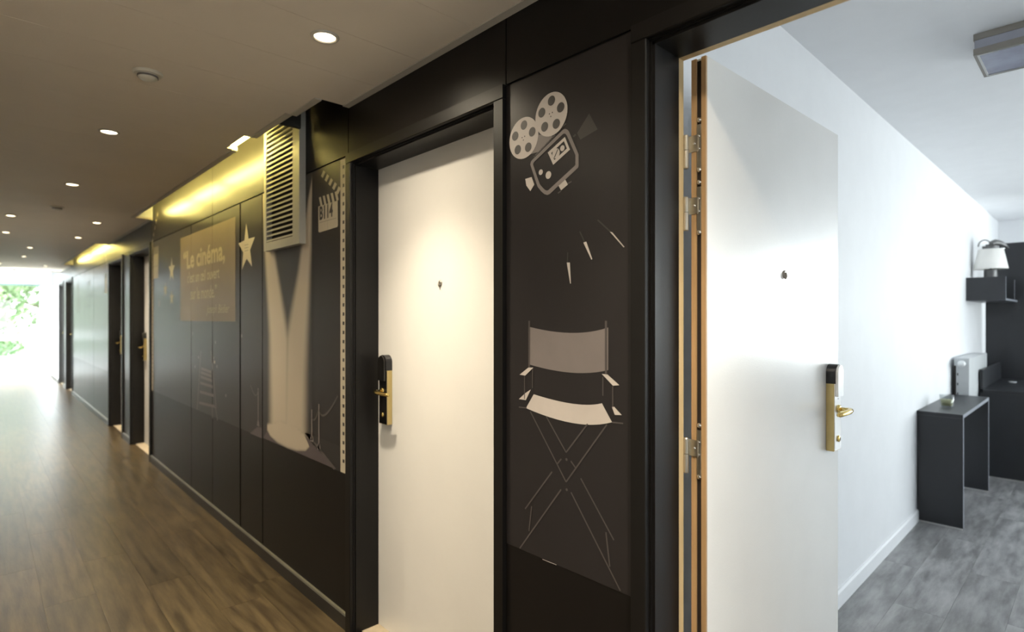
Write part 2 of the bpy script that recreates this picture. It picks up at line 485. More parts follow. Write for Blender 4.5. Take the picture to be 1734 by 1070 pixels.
# slot boxes (fascia, top, ends)
for a, b in ((-6.20, -2.285), (-12.6, -8.72)):
    link('slot_back', bx(a, b, -.235, -.22, CE + .018, 2.60), 'slot', cl)
    link('slot_end', bx(a - .02, a, -.22, -.0, CE + .018, 2.60), 'slot', cl)
    link('slot_end', bx(b, b + .02, -.22, -.0, CE + .018, 2.60), 'wall_dark', cl)
link('added_cove_baffle', bx(-2.73, -2.712, -.218, -.0355, 2.307, 2.60), 'ventback', cl)  # unseen plate, added to keep cove light off the wall past the vent
# lobby ceiling (higher)
o = link('ceiling', bx(XE - .2, CEND, -4.1, .14, 2.62, 2.75), 'lobby', kind='structure'); tag(o, 'bright white ceiling of the window lobby', 'ceiling')

# --- room shell
RX0, RX1, RY1, RC = -.875, 3.2, 7.66, 2.525
o = link('wall_room_left', bx(RX0 - .12, RX0, .14, RY1 + .1, 0, 2.7), 'white', kind='structure'); tag(o, 'white left wall of the bedroom behind the open door', 'wall')
wb = thing('wall_room_back', 'white far wall of the bedroom above the anthracite panel', 'wall', kind='structure')
BW = (.7, 3.0, .80, 2.35)
for q in ((RX0, BW[0], 0, 2.7), (BW[1], RX1 + .1, 0, 2.7), (BW[0], BW[1], 0, BW[2]), (BW[0], BW[1], BW[3], 2.7)):
    link('wall_core', bx(q[0], q[1], RY1, RY1 + .15, q[2], q[3]), 'white', wb)
wrr = thing('wall_room_right', 'white right wall of the bedroom with a window', 'wall', kind='structure')
SW = (3.6, 6.6, .5, 2.35)
for q in ((.14, SW[0], 0, 2.7), (SW[1], RY1, 0, 2.7), (SW[0], SW[1], 0, SW[2]), (SW[0], SW[1], SW[3], 2.7)):
    link('wall_core', bx(RX1, RX1 + .15, q[0], q[1], q[2], q[3]), 'white', wrr)
o = link('wall_room_front', box(bx(RX0, -.80, .14, .15, 0, 2.7), -.80, .225, .14, .15, 2.10, 2.7), 'white', kind='structure')
bm = bmesh.new(); box(bm, .225, RX1, .14, .15, 0, 2.7); link('wall_core', bm, 'white', o)
tag(o, 'white room side of the corridor wall around the doorway', 'wall')
o = link('ceiling', bx(RX0 - .1, RX1 + .1, .14, RY1 + .1, RC, RC + .2), 'white', kind='structure'); tag(o, 'smooth white bedroom ceiling', 'ceiling')
bm = bmesh.new()
prism(bm, [(RX0, 0), (RX0 + .013, 0), (RX0 + .013, .070), (RX0 + .006, .080), (RX0, .080)], .15, 3.43, 'y')
for v in bm.verts: pass
o = link('baseboard_room', bm, 'white', kind='structure'); tag(o, 'white baseboard along the left bedroom wall', 'baseboard')
o = link('baseboard_room', bx(RX1 - .013, RX1, .15, RY1, 0, .08), 'white', kind='structure'); tag(o, 'white baseboard along the right bedroom wall', 'baseboard')
w2 = thing('window_2', 'window in the far bedroom wall that lights the open door', 'window', (0, RY1 + .06, 0), kind='structure')
link('frame', box(box(box(bx(BW[0], BW[1], -.03, .03, BW[2], BW[2] + .06), BW[0], BW[1], -.03, .03, BW[3] - .06, BW[3]), BW[0], BW[0] + .06, -.03, .03, BW[2], BW[3]), BW[1] - .06, BW[1], -.03, .03, BW[2], BW[3]), 'pvc', w2)
link('mullion', bx(1.82, 1.88, -.03, .03, BW[2], BW[3]), 'pvc', w2)
for a, b in ((BW[0] + .05, 1.83), (1.87, BW[1] - .05)): link('pane', bx(a, b, -.004, .004, BW[2] + .05, BW[3] - .05), 'glass', w2)
w3 = thing('window_3', 'wide window in the right bedroom wall', 'window', (RX1 + .06, 0, 0), kind='structure')
link('frame', box(bx(-.03, .03, SW[0], SW[1], SW[2], SW[2] + .06), -.03, .03, SW[0], SW[1], SW[3] - .06, SW[3]), 'pvc', w3)
for y in (SW[0] + .03, 5.1, SW[1] - .03): link('mullion', bx(-.03, .03, y - .03, y + .03, SW[2] + .06, SW[3] - .06), 'pvc', w3)
for a, b in ((SW[0] + .05, 5.08), (5.12, SW[1] - .05)): link('pane', bx(-.004, .004, a, b, SW[2] + .05, SW[3] - .05), 'glass', w3)

# ================================================================== DOOR FRAMES
def frame(n, x0, x1, label, edge=True):
    t = thing('trim_%d' % n, label, 'door frame', kind='structure')
    p = [(0, -.015), (FW - .004, -.015), (FW - .002, -.012), (FW - .002, .0), (FW + .003, .0), (FW + .003, .007), (FW + .010, .007),
         (FW + .010, .117), (0, .117)]
    # p: (distance from outer edge, y)
    def prof(x, sgn): return [(x + sgn * a, y) for a, y in p]
    link('jamb', prism(bmesh.new(), prof(x0, 1), 0, FR - FW), 'frame', t)
    link('jamb', prism(bmesh.new(), prof(x1, -1), 0, FR - FW), 'frame', t)
    bm = bmesh.new()
    prism(bm, [(y, FR - a) for a, y in p], x0, x1, 'x')
    link('head', bm, 'frame', t)
    a = FW + .010
    ex = .0 if edge else .008
    link('jamb_edge', bx(x0 + a - .03 - ex, x0 + a - ex, .117, .1395, 0, FR - a), 'mdf', t)
    link('jamb_edge', bx(x1 - a + ex, x1 - a + .03 + ex, .117, .1395, 0, FR - a), 'mdf', t)
    link('head_edge', bx(x0 + a, x1 - a, .117, .1395, FR - a + ex, FR - a + .03), 'mdf', t)
    link('threshold', bx(x0 + a, x1 - a, .035, .20, 0.0003, .007, bev=.002), 'thresh', t)
    return t
frame(1, *DOORS[0], 'dark wooden frame around the closed pale door', edge=False)
frame(2, *DOORS[1], 'dark wooden frame of the doorway open to the bedroom')
for i, (a, b) in enumerate(FARD):
    frame(3 + i, a, b, ['dark frame of the nearer far doorway beside the cinema mural', 'dark frame of the doorway past the narrow pier', 'dark frame of a distant doorway past the second mural', 'farthest dark door frame before the white lobby'][i], edge=False)

# ================================================================== LOCKS AND DOOR LEAVES
def lock(parent, O, u, n, front='front_dark'):
    """O point on the leaf face, u unit vector from the latch edge to the hinge, n out of the leaf"""
    O, u, n = Vector(O), Vector(u), Vector(n); z = Vector((0, 0, 1))
    def place(bm):
        for v in bm.verts:
            q = v.co.copy(); v.co = O + u * q.x + n * q.y + z * q.z
        bmesh.ops.recalc_face_normals(bm, faces=bm.faces); return bm
    pl = link('lock_plate', place(bx(.055, .118, 0, .026, .915, 1.150, bev=.002)), 'brass_s', parent)
    link('front_plate', place(bx(.0565, .1165, .0255, .0285, .918, 1.148, bev=.001)), front, pl)
    # rounded black card reader above with a cover in the front plate's reflection tone
    out = []
    for k in range(13):
        a = PI * k / 12
        out.append((.0865 + .0315 * math.cos(a), 1.184 + .032 * math.sin(a)))
    bm = bmesh.new(); prism(bm, [(.118, 1.1495)] + out + [(.055, 1.1495)], 0, .030, 'y'); place(bm)
    link('card_reader', bm, 'black', parent)
    bm = bmesh.new()
    out2 = []
    for k in range(13):
        a = PI * k / 12
        out2.append((.0865 + .026 * math.cos(a), 1.182 + .031 * math.sin(a)))
    prism(bm, [(.1125, 1.105)] + out2 + [(.0605, 1.105)], .029, .038, 'y'); place(bm)
    link('reader_cover', bm, front, parent)
    # lever: rose, neck, arm
    bm = bmesh.new()
    lathe(bm, [(0, .0), (.015, .0), (.0145, .006), (.009, .009), (0, .009)], 20, Matrix.Translation((.0865, .0285, 1.06)) @ Matrix.Rotation(-PI / 2, 4, 'X'))
    tube(bm, [(.0865, .032, 1.06), (.0865, .050, 1.06), (.088, .062, 1.06), (.095, .070, 1.06), (.115, .073, 1.059), (.150, .072, 1.058), (.185, .068, 1.056), (.196, .064, 1.055)],
         [.0075, .0075, .0085, .0095, .0092, .0088, .0085, .006], 14)
    link('lever', place(bm), 'brass', parent, smooth=True)
    bm = bmesh.new()
    lathe(bm, [(0, 0), (.011, 0), (.0115, .004), (.008, .006), (0, .006)], 18, Matrix.Translation((.0865, .0285, .957)) @ Matrix.Rotation(-PI / 2, 4, 'X'))
    cy = link('key_cylinder', place(bm), 'brass', parent, smooth=True)
    link('keyway', place(bx(.0855, .0875, .0345, .0350, .951, .963)), 'black', cy)
    link('indicator', place(bx(.084, .089, .0284, .0294, 1.094, 1.098)), 'black', parent)

def peephole(parent, O, n):
    O, n = Vector(O), Vector(n)
    q = n.to_track_quat('Z', 'Y').to_matrix().to_4x4()
    q.translation = O
    bm = bmesh.new(); lathe(bm, [(0, 0), (.0120, 0), (.0120, .002), (.009, .0045), (.0055, .0045), (.0048, .002), (0, .0015)], 24, q)
    p = link('peephole', bm, 'bronze', parent, smooth=False)
    bm = bmesh.new(); lathe(bm, [(0, .0016), (.0045, .0022), (.003, .0034), (0, .0038)], 16, q)
    link('peephole_lens', bm, 'black', p, smooth=True)
    bm = bmesh.new()
    s = n.cross(Vector((0, 0, 1)))
    tube(bm, [O + n * .005 + Vector((0, 0, .004)) + s * .002, O + n * .0055 + Vector((0, 0, -.006)) + s * .001, O + n * .004 + Vector((0, 0, -.015))], [.0036, .0050, .0024], 8)
    link('cover_flap', bm, 'bronze', p)

# closed pale door (door_1)
a = FW + .010
d1 = thing('door_1', 'closed cream white room door lit by the downlight, brass lever lock', 'door', (0, 0, 0), kind='structure')
x0, x1 = DOORS[0]
lx0, lx1 = x0 + FW + .007, x1 - FW - .007
link('leaf_panel', bx(lx0, lx1, .1178, .157, .008, FR - a + .01), 'leaf', d1)
lock(d1, (lx0 + .0, .1178, 0), (1, 0, 0), (0, -1, 0))
peephole(d1, (-1.770, .1178, 1.511), (0, -1, 0))
# far closed doors
for i, (p, q) in enumerate(FARD):
    d = thing('door_%d' % (3 + i), ['pale door deep in the nearer far doorway', 'pale door past the narrow dark pier', 'distant pale door beyond the second mural', 'farthest pale door beside the white lobby'][i], 'door', kind='structure')
    link('leaf_panel', bx(p + FW + .007, q - FW - .007, .1178, .157, .008, FR - a + .01), 'leaf', d)
    lock(d, (p + FW + .007, .1178, 0), (1, 0, 0), (0, -1, 0))
    peephole(d, ((p + q) / 2, .1178, 1.511), (0, -1, 0))

# open door (door_2): hinge edge at y = .158, leaf face at x = -.69, a touch past square
d2 = thing('door_2', 'open white room door swung into the bedroom, wooden edge and three hinges showing', 'door', (-.7, .158, 0), math.radians(-1.6), kind='structure')
LW, LT = .925, .040
# local: x from -LT+.01 .. .01 ; y 0..LW
fx0, fx1 = -.030, .010
link('leaf_panel', bx(fx0, fx1, .001, LW, .008, 2.040), 'leaf', d2)
gx0, gx1 = fx0 + .0135, fx1 - .0125
link('edge_strip', bx(fx0, gx0, -.006, .0008, .008, 2.040), 'edge_wood', d2)
link('edge_strip', bx(gx1, fx1, -.006, .0008, .008, 2.040), 'edge_wood', d2)
link('edge_groove', bx(gx0, gx1, -.0012, .0006, .008, 2.034), 'groove', d2)
lock(d2, (fx1, LW, 0), (0, -1, 0), (1, 0, 0), 'front_bright')
peephole(d2, (fx1, LW / 2, 1.512), (1, 0, 0))
for zt, zb in ((1.849, 1.762), (1.690, 1.602), (1.070, .979)):
    hx, hy = -.041, -.014
    zm = (zt + zb) / 2 + .004
    hg = link('hinge', lathe(lathe(bmesh.new(), [(0, zm + .0006), (.0072, zm + .0006), (.0072, zt - .002), (.0055, zt), (0, zt)], 18, Matrix.Translation((hx, hy, 0))),
                             [(0, zb), (.0055, zb), (.0072, zb + .002), (.0072, zm - .0006), (0, zm - .0006)], 18, Matrix.Translation((hx, hy, 0))), 'steel', d2, smooth=False)
    link('hinge_plate', box(bx(hx + .004, gx0 + .006, -.0085, -.0062, zt - .046, zt - .004, bev=.0006), gx0 + .0015, gx1 - .001, -.0060, -.0014, zb + .002 - .010, zt + .022, bev=.001), 'steel', d2)
    for zz in (zt + .034, zb - .018 + .012):
        q = Matrix.Translation(((gx0 + gx1) / 2, -.002, zz)) @ Matrix.Rotation(PI / 2, 4, 'X')
        sc = link('screw', lathe(bmesh.new(), [(0, .006), (.003, .0055), (.0062, .0035), (.0066, 0)], 16, q), 'chrome', d2, smooth=True)
    for zz in (zt - .008, zt - .040):
        q = Matrix.Translation(((gx0 + gx1) / 2 + .001, -.0060, zz)) @ Matrix.Rotation(PI / 2, 4, 'X')
        link('screw', lathe(bmesh.new(), [(0, .003), (.0022, .0022), (.003, 0)], 12, q), 'chrome', d2, smooth=True)
    q = Matrix.Translation((gx0 - .004, -.0085, zt - .025)) @ Matrix.Rotation(PI / 2, 4, 'X')
    link('screw', lathe(bmesh.new(), [(0, .002), (.0025, .0015), (.0035, 0)], 12, q), 'chrome', d2, smooth=True)
    # the leaf of the hinge on the jamb side
    link('hinge_plate', bx(hx - .0095, hx - .0072, -.036, -.012, zb + .002, zm - .002), 'steel', d2)

# ================================================================== VENT GRILLE
vt = thing('vent_grille', 'grey louvred vent grille set high on the dark wall, lit yellow by the cove', 'vent', (-2.97, 0, 2.1))
def V(x0, x1, y0, y1, z0, z1, bev=0, bm=None): return box(bm or bmesh.new(), x0 + 2.97, x1 + 2.97, y0, y1, z0 - 2.1, z1 - 2.1, bev=bev)
vx0, vx1, vz0, vz1 = -3.215, -2.735, 1.745, 2.55
link('frame_side', V(vx0, vx0 + .035, -.034, -.001, vz0, vz1, .002), 'vent', vt)
link('frame_side', V(vx1 - .085, vx1, -.034, -.001, vz0, vz1, .002), 'vent', vt)
link('frame_bottom', V(vx0 + .035, vx1 - .085, -.034, -.001, vz0, vz0 + .045, .002), 'vent', vt)
link('frame_top', V(vx0 + .035, vx1 - .085, -.034, -.001, vz1 - .04, vz1, .002), 'vent', vt)
link('back_panel', V(vx0 + .03, vx1 - .08, -.003, -.0012, vz0 + .04, vz1 - .03), 'ventback', vt)
sb = bmesh.new(); L = (vx1 - .085) - (vx0 + .035)
prism(sb, [(-.0125, -.0085), (-.0105, -.0085), (.0110, .0045), (.0105, .0060), (-.0105, .0010), (-.0125, .0010)], -L / 2, L / 2, 'x')
sm = None
zz = vz0 + .058
while zz < vz1 - .05:
    if sm is None:
        so = link('slat', sb, 'vent', vt); sm = so.data
    else:
        so = bpy.data.objects.new('slat', sm); COL.objects.link(so); so.parent = vt
    so.location = ((vx0 + .035 + vx1 - .085) / 2 + 2.97, -.019, zz - 2.1)
    zz += .0262

# ================================================================== LIGHTS IN THE CORRIDOR
ring_bm = bmesh.new(); lathe(ring_bm, [(.034, -.0005), (.036, -.005), (.043, -.005), (.046, -.0008), (.046, 0), (.034, 0)], 32)
lens_bm = bmesh.new(); lathe(lens_bm, [(0, -.0055), (.018, -.0048), (.0338, -.0012), (.0338, 0), (0, 0)], 32)
first = None
spot_d = bpy.data.lights.new('lamp_light', 'SPOT'); spot_d.energy = DOWN_W; spot_d.color = DOWN_COL
spot_d.spot_size = math.radians(92); spot_d.spot_blend = 1.0; spot_d.shadow_soft_size = .025
fill_d = bpy.data.lights.new('lamp_spill', 'SPOT'); fill_d.energy = FILL_W; fill_d.color = DOWN_COL
fill_d.spot_size = math.radians(160); fill_d.spot_blend = 1.0; fill_d.shadow_soft_size = .025
DL = [(-1.766, -.352, 'round recessed ceiling downlight nearest the camera, above the closed cream door'),
      (-.35, -.352, 'round recessed downlight above the open doorway'),
      (-1.766, -1.07, 'round recessed downlight on the far side of the corridor near the camera'),
      (-.35, -1.07, 'round recessed downlight overhead beside the camera'),
      (1.2, -.715, 'round recessed downlight behind the camera'),
      (-3.411, -.714, 'second recessed ceiling downlight, on the corridor centreline before the vent grille'),
      (-4.938, -.718, 'third recessed ceiling downlight on the centreline, between the two round detectors'),
      (-6.829, -.985, 'recessed ceiling downlight on the left, just past the second detector'),
      (-8.21, -.985, 'recessed downlight on the left side of the corridor, second of that row'),
      (-6.777, -.358, 'recessed downlight near the far end of the first yellow cove light'),
      (-8.183, -.364, 'recessed downlight beside the start of the second cove light'),
      (-9.798, -.713, 'distant centreline downlight, nearer of two past the second cove start'),
      (-11.293, -.716, 'distant centreline downlight, farther of two before the window lobby'),
      (-13.061, -.955, 'distant downlight at the left edge of the picture near the window'),
      (-13.099, -.350, 'distant downlight on the right, before the last two doorways'),
      (-14.20, -.366, 'farthest downlight, at the edge of the bright lobby')]
for i, (x, y, lab) in enumerate(DL):
    t = thing('downlight', lab, 'ceiling light', (x, y, CE), group=None)
    if i == 0:
        r = link('trim_ring', ring_bm, 'rim', t, smooth=True); l = link('lens', lens_bm, 'lens', t, smooth=True)
        first = (r.data, l.data)
    else:
        r = bpy.data.objects.new('trim_ring', first[0]); l = bpy.data.objects.new('lens', first[1])
        COL.objects.link(r); COL.objects.link(l); r.parent = t; l.parent = t
    s = bpy.data.objects.new('lamp_light', spot_d); COL.objects.link(s); s.parent = t; s.location = (0, 0, -.012)
    s = bpy.data.objects.new('lamp_spill', fill_d); COL.objects.link(s); s.parent = t; s.location = (0, 0, -.012)

def detector(x, y, z, lab, dome=False):
    t = thing('smoke_detector', lab, 'smoke detector', (x, y, z))
    link('base_plate', lathe(bmesh.new(), [(0, 0), (.050, 0), (.050, -.004), (.044, -.010), (0, -.010)], 32), 'detector', t, smooth=False)
    link('sensor_dome', lathe(bmesh.new(), [(.034, -.010), (.032, -.022), (.022, -.028), (0, -.030)], 28), 'detector', t, smooth=True)
    link('sensor_grille', lathe(bmesh.new(), [(.0345, -.0125), (.0345, -.0195), (.032, -.0195), (.032, -.0125), (.0345, -.0125)], 28), 'detector_d', t)
detector(-2.487, -.718, CE, 'round beige smoke detector on the ceiling, nearest the camera')
detector(-6.026, -.717, CE, 'round smoke detector farther along the ceiling, past the third downlight')
detector(-14.45, -.74, CE, 'small distant detector at the ceiling edge against the bright lobby')

# cove battens
def batten(x0, x1, lab):
    t = thing('cove_lamp', lab, 'strip light', ((x0 + x1) / 2, -.175, CE + .0185), group=None)
    h = (x1 - x0) / 2
    link('batten_body', bx(-h, h, -.043, -.012, 0, .034, bev=.002), 'slot', t)
    link('tube_light', tube(bmesh.new(), [(-h + .02, .035, .030), (h - .02, .035, .030)], .012, 12), 'tube', t, smooth=True)
    for s in (-1, 1): link('end_cap', bx(s * (h - .02), s * h, -.043, .050, .010, .052, bev=.003), 'pvc', t)
batten(-4.38, -3.10, 'yellow strip lamp in the ceiling slot beside the vent grille')
batten(-5.20, -4.42, 'yellow strip lamp in the middle of the nearer ceiling slot')
batten(-6.02, -5.24, 'yellow strip lamp at the far end of the nearer ceiling slot')
batten(-10.62, -9.12, 'yellow strip lamp at the near half of the farther ceiling slot')
batten(-12.30, -10.80, 'yellow strip lamp at the far half of the farther ceiling slot')

# ================================================================== WALL PRINTS
Y1, Y2, Y3 = -.0016, -.0022, -.0028
def pr(name, label, loc=None):
    return thing(name, label, 'wall print', (0, 0, 0))
# --- director's chair on the pier
z6 = zoomer(860, 360, 2.814); z7 = zoomer(850, 680, 2.742)
t = pr('director_chair_print', 'pale director chair print on the dark pier between the two doors')
def curve3(a, b, c, n=12):
    a, b, c = Vector(a), Vector(b), Vector(c); m = 2 * b - (a + c) / 2
    return [tuple((1 - s) ** 2 * a + 2 * s * (1 - s) * m + s * s * c) for s in [i / n for i in range(n + 1)]]
def band(bm, top, bot, y):
    for i in range(len(top) - 1): flat(bm, [top[i], top[i + 1], bot[i + 1], bot[i]], y)
bm = bmesh.new(); band(bm, curve3(z6(100, 543), z6(300, 573), z6(480, 547)), curve3(z6(100, 722), z6(300, 762), z6(480, 750)), Y1); link('back_canvas', bm, 'pr_mid', t)
bm = bmesh.new(); band(bm, curve3(z6(125, 865), z6(310, 910), z6(450, 908)), curve3(z6(88, 931), z6(310, 1002), z6(498, 998)), Y1); link('seat_canvas', bm, 'pr_white', t)
for p in ([(58, 772), (100, 738), (124, 738), (85, 776)], [(55, 888), (85, 860), (112, 842), (88, 893)], [(450, 768), (476, 770), (534, 822), (503, 824)], [(498, 925), (510, 925), (545, 964), (512, 963)]):
    bm = bmesh.new(); flat(bm, [z6(*q) for q in p], Y2); link('armrest', bm, 'pr_white', t)
for xx, ya, yb in ((104, 515, 738), (470, 515, 772)):
    bm = bmesh.new(); stroke(bm, z6(xx, ya), z6(xx, yb), .007, Y2); link('back_post', bm, 'pr_dim', t)
bm = bmesh.new()
for p, q in (((82, 776), (82, 888)), ((120, 742), (120, 835)), ((455, 782), (455, 872)), ((502, 826), (502, 930)), ((55, 926), (92, 930)), ((498, 998), (552, 1004))):
    stroke(bm, z6(*p), z6(*q), .0035, Y2)
for p, q in (((134, 45), (300, 372)), ((208, 68), (300, 235)), ((400, 103), (300, 235)), ((490, 105), (300, 372)), ((278, 265), (258, 290)), ((322, 275), (343, 305)),
             ((235, 325), (110, 497)), ((277, 407), (85, 680)), ((140, 485), (128, 600)), ((368, 355), (522, 642)), ((323, 420), (552, 877)), ((485, 605), (503, 765))):
    stroke(bm, z7(*p), z7(*q), .0042, Y2)
link('leg_outline', bm, 'pr_dim', t)
for cx_, cz_ in ((302, 268), (303, 408)):
    bm = bmesh.new(); flat(bm, circ(z7(cx_, cz_), .004, .004, 12), Y2); link('pivot_mark', bm, 'pr_dim', t)
# --- camera / projector
z5 = zoomer(850, 130, 4.654)
t = pr('film_camera_print', 'grey old film camera print with two reels, high on the dark pier')
def reel(cpx, top, bot, ang0, z_extra=0):
    c = z5(*cpx); R = (z5(cpx[0], top)[1] - z5(cpx[0], bot)[1]) / 2
    c = (c[0], (z5(cpx[0], top)[1] + z5(cpx[0], bot)[1]) / 2)
    bm = bmesh.new(); flat(bm, circ(c, R, R, 40), Y2 - z_extra); r = link('reel', bm, 'pr_white', t)
    for k in range(5):
        a = ang0 + k * 2 * PI / 5
        bm = bmesh.new(); flat(bm, circ((c[0] + .62 * R * math.cos(a), c[1] + .62 * R * math.sin(a)), .225 * R, .225 * R, 20), Y3 - z_extra); link('reel_hole', bm, 'pr_faint', r)
    bm = bmesh.new()
    for dx, dz in ((-.09, .04), (.09, .06), (0, -.10)): flat(bm, circ((c[0] + dx * R, c[1] + dz * R), .035 * R, .035 * R, 8), Y3 - z_extra)
    link('hub_mark', bm, 'pr_dark', r)
reel((392, 298), 127, 469, PI / 2 - .06, .0008)
reel((174, 485), 322, 646, PI / 2 - .06)
bm = bmesh.new(); flat(bm, [z5(*q) for q in ((282, 455), (405, 470), (298, 590), (215, 615))], Y1); link('film_belt', bm, 'pr_mid', t)
outer = [(227, 692), (233, 668), (243, 655), (485, 418), (502, 411), (520, 418), (532, 432), (608, 612), (608, 705), (604, 718), (380, 925), (362, 932), (340, 926), (315, 905), (285, 868), (262, 800)]
inner = [(250, 694), (253, 680), (262, 668), (482, 455), (495, 448), (506, 452), (516, 466), (583, 618), (583, 692), (578, 702), (368, 895), (358, 898), (345, 893), (328, 878), (303, 848), (282, 790)]
bm = bmesh.new(); ring_flat(bm, [z5(*q) for q in outer], [z5(*q) for q in inner], Y2); link('body_outline', bm, 'pr_mid', t)
bm = bmesh.new()
ring_flat(bm, [z5(*q) for q in ((365, 598), (500, 475), (540, 575), (408, 695))], [z5(*q) for q in ((392, 602), (492, 508), (516, 566), (417, 657))], Y2)
link('meter_window', bm, 'pr_white', t)
for c_, rx, rz in (((430, 605), 31, 39), ((480, 564), 19, 23), ((310, 753), 18, 22), ((370, 775), 24, 30)):
    c = z5(*c_); R = abs(z5(c_[0], c_[1] - rz)[1] - c[1]); bm = bmesh.new(); flat(bm, circ(c, R, R, 24), Y2); link('dial', bm, 'pr_white', t)
bm = bmesh.new(); stroke(bm, z5(418, 640), z5(446, 572), .003, Y3); link('dial_mark', bm, 'pr_dark', t)
bm = bmesh.new(); flat(bm, [z5(*q) for q in ((188, 806), (238, 791), (259, 850), (228, 902), (196, 858))], Y2); link('viewfinder', bm, 'pr_white', t)
bm = bmesh.new(); flat(bm, [z5(*q) for q in ((448, 856), (502, 810), (524, 850), (470, 896))], Y2); link('lens_foot', bm, 'pr_white', t)
bm = bmesh.new()
stroke(bm, z5(445, 918), z5(470, 900), .004, Y2); stroke(bm, z5(520, 845), z5(552, 826), .004, Y2)
for k in range(6):
    a = (258 + k * 43.6, 632 - k * 45.4); stroke(bm, z5(a[0] + 8, a[1] - 12), z5(a[0] + 34, a[1] - 36), .004, Y2)
    flat(bm, circ(z5(a[0], a[1] - 2), .0022, .0022, 8), Y2)
link('sprocket_marks', bm, 'pr_dim', t)['kind'] = 'stuff'
bm = bmesh.new(); flat(bm, [z5(*q) for q in ((690, 290), (757, 415), (620, 497), (595, 445))], Y1); flat(bm, [z5(*q) for q in ((560, 470), (580, 450), (588, 462), (570, 478))], Y1); link('light_beam', bm, 'pr_faint', t)
# --- three light rays
for k, p in enumerate((((283, 238), (298, 238), (303, 338), (299, 338)), ((362, 143), (376, 138), (405, 222), (400, 224)), ((488, 91), (500, 94), (558, 163), (554, 166)))):
    bm = bmesh.new(); flat(bm, [z6(*q) for q in p], Y2)
    o = link('light_ray_print', bm, 'pr_white'); tag(o, ['short pale ray print above the chair, the lowest and leftmost of three', 'short pale ray print, middle one of three above the chair', 'slanted pale ray print nearest the open doorway frame, highest of three'][k], 'wall print')
    bm = bmesh.new()
    a = ((286, 238), (367, 138), (490, 90))[k]; b = ((288, 190), (345, 90), (430, 35))[k]
    stroke(bm, z6(*a), z6(*b), .004, Y2); link('ray_tail', bm, 'pr_faint', o)
# scratch at the lower film edge
bm = bmesh.new(); stroke(bm, z7(190, 731), z7(255, 757), .0016, Y1)
o = link('wall_scratch', bm, 'pr_white'); tag(o, 'thin pale scratch on the pier wall below the chair print', 'scratch')

# --- film strips with square holes
def filmstrip(x0, x1, lab, step=.041):
    t = pr('film_strip_print', lab)
    bm = bmesh.new(); flat(bm, [(x0, PZ), (x1, PZ), (x1, FR - .008), (x0, FR - .008)], Y1); link('strip_band', bm, 'pr_cream', t)
    me = None; z = FR - .045; xc = (x0 + x1) / 2
    while z > PZ + .02:
        if me is None:
            bm = bmesh.new(); flat(bm, [(-.0085, -.0075), (.0085, -.0075), (.0085, .0075), (-.0085, .0075)], 0); h = link('strip_hole', bm, 'pr_dark', t); me = h.data
        else:
            h = bpy.data.objects.new('strip_hole', me); COL.objects.link(h); h.parent = t
        h.location = (xc, Y2, z); z -= step
filmstrip(w(577, 500)[0], w(588, 500)[0], 'tall cream film strip print right beside the frame of the closed door')
filmstrip(-6.225, -6.165, 'tall cream film strip print at the far end of the first mural')
filmstrip(-8.80, -8.74, 'distant cream film strip print beside the doorway before the second mural')

def text(s, parent, name, x, z, size, m, sx=1.0, off=0.0, y=Y2, shear=0.0, sp=1.0):
    cu = bpy.data.curves.new('lettering', 'FONT'); cu.body = s; cu.size = size; cu.offset = off; cu.shear = shear; cu.space_character = sp
    cu.resolution_u = 3
    o = bpy.data.objects.new(name, cu); COL.objects.link(o)
    dg = bpy.context.evaluated_depsgraph_get(); me = bpy.data.meshes.new_from_object(o.evaluated_get(dg))
    COL.objects.unlink(o); bpy.data.objects.remove(o)
    mo = bpy.data.objects.new(name, me); COL.objects.link(mo); me.materials.clear(); me.materials.append(M[m])
    mo.parent = parent; mo.location = (x, y, z); mo.rotation_euler = (PI / 2, 0, 0); mo.scale = (sx, 1, 1)
    return mo

# --- clapperboards
z8 = zoomer(480, 260, 6.686)
t = pr('clapperboard_print', 'cream clapperboard print reading B114 beside the film strip')
body = [z8(*q) for q in ((398, 600), (618, 532), (620, 815), (612, 832), (412, 893), (400, 885))]
bm = bmesh.new(); flat(bm, body, Y1); link('board', bm, 'pr_cream', t)
A, B = z8(395, 600), z8(618, 532)
bm = bmesh.new()
bl, br_, zb = body[0][0], body[1][0], (body[0][1] + body[1][1]) / 2
wd = (br_ - bl)
for k in range(5):
    xx = bl + wd * (k * .205 + .09)
    flat(bm, [(xx - .012, zb + .043), (xx + .010, zb + .043), (xx + .028, zb), (xx + .006, zb)], Y1)
link('stick_stripe', bm, 'pr_cream', t)
bm = bmesh.new()
hx, hz_ = z8(625, 415); ex, ez = z8(452, 232)
for k in range(5):
    s0 = k / 4
    cx_, cz_ = hx + (ex - hx) * s0, hz_ + (ez - hz_) * s0
    ux, uz = (ex - hx), (ez - hz_); l_ = math.hypot(ux, uz); ux /= l_; uz /= l_; nx, nz = -uz, ux
    flat(bm, [(cx_ + ux * a_ + nx * b_, cz_ + uz * a_ + nz * b_) for a_, b_ in ((-.018, -.017), (.006, -.017), (.016, .017), (-.008, .017))], Y1)
link('upper_stick', bm, 'pr_cream', t)
tx = text('B114', t, 'room_number', bl + .012, z8(508, 722)[1], .086, 'pr_dark', sx=(wd - .03) / (.086 * 2.50), off=.0028)
for k, (gx, gw) in enumerate(((.335, .13), (.505, .13), (.86, .13))):
    pass
bm = bmesh.new(); zl = z8(508, 757)[1]
stroke(bm, (bl + .012, zl), (br_ - .012, zl), .002, Y2); stroke(bm, ((bl + br_) / 2, zl), ((bl + br_) / 2, zl - .05), .0015, Y2); link('ruled_line', bm, 'pr_mid', t)
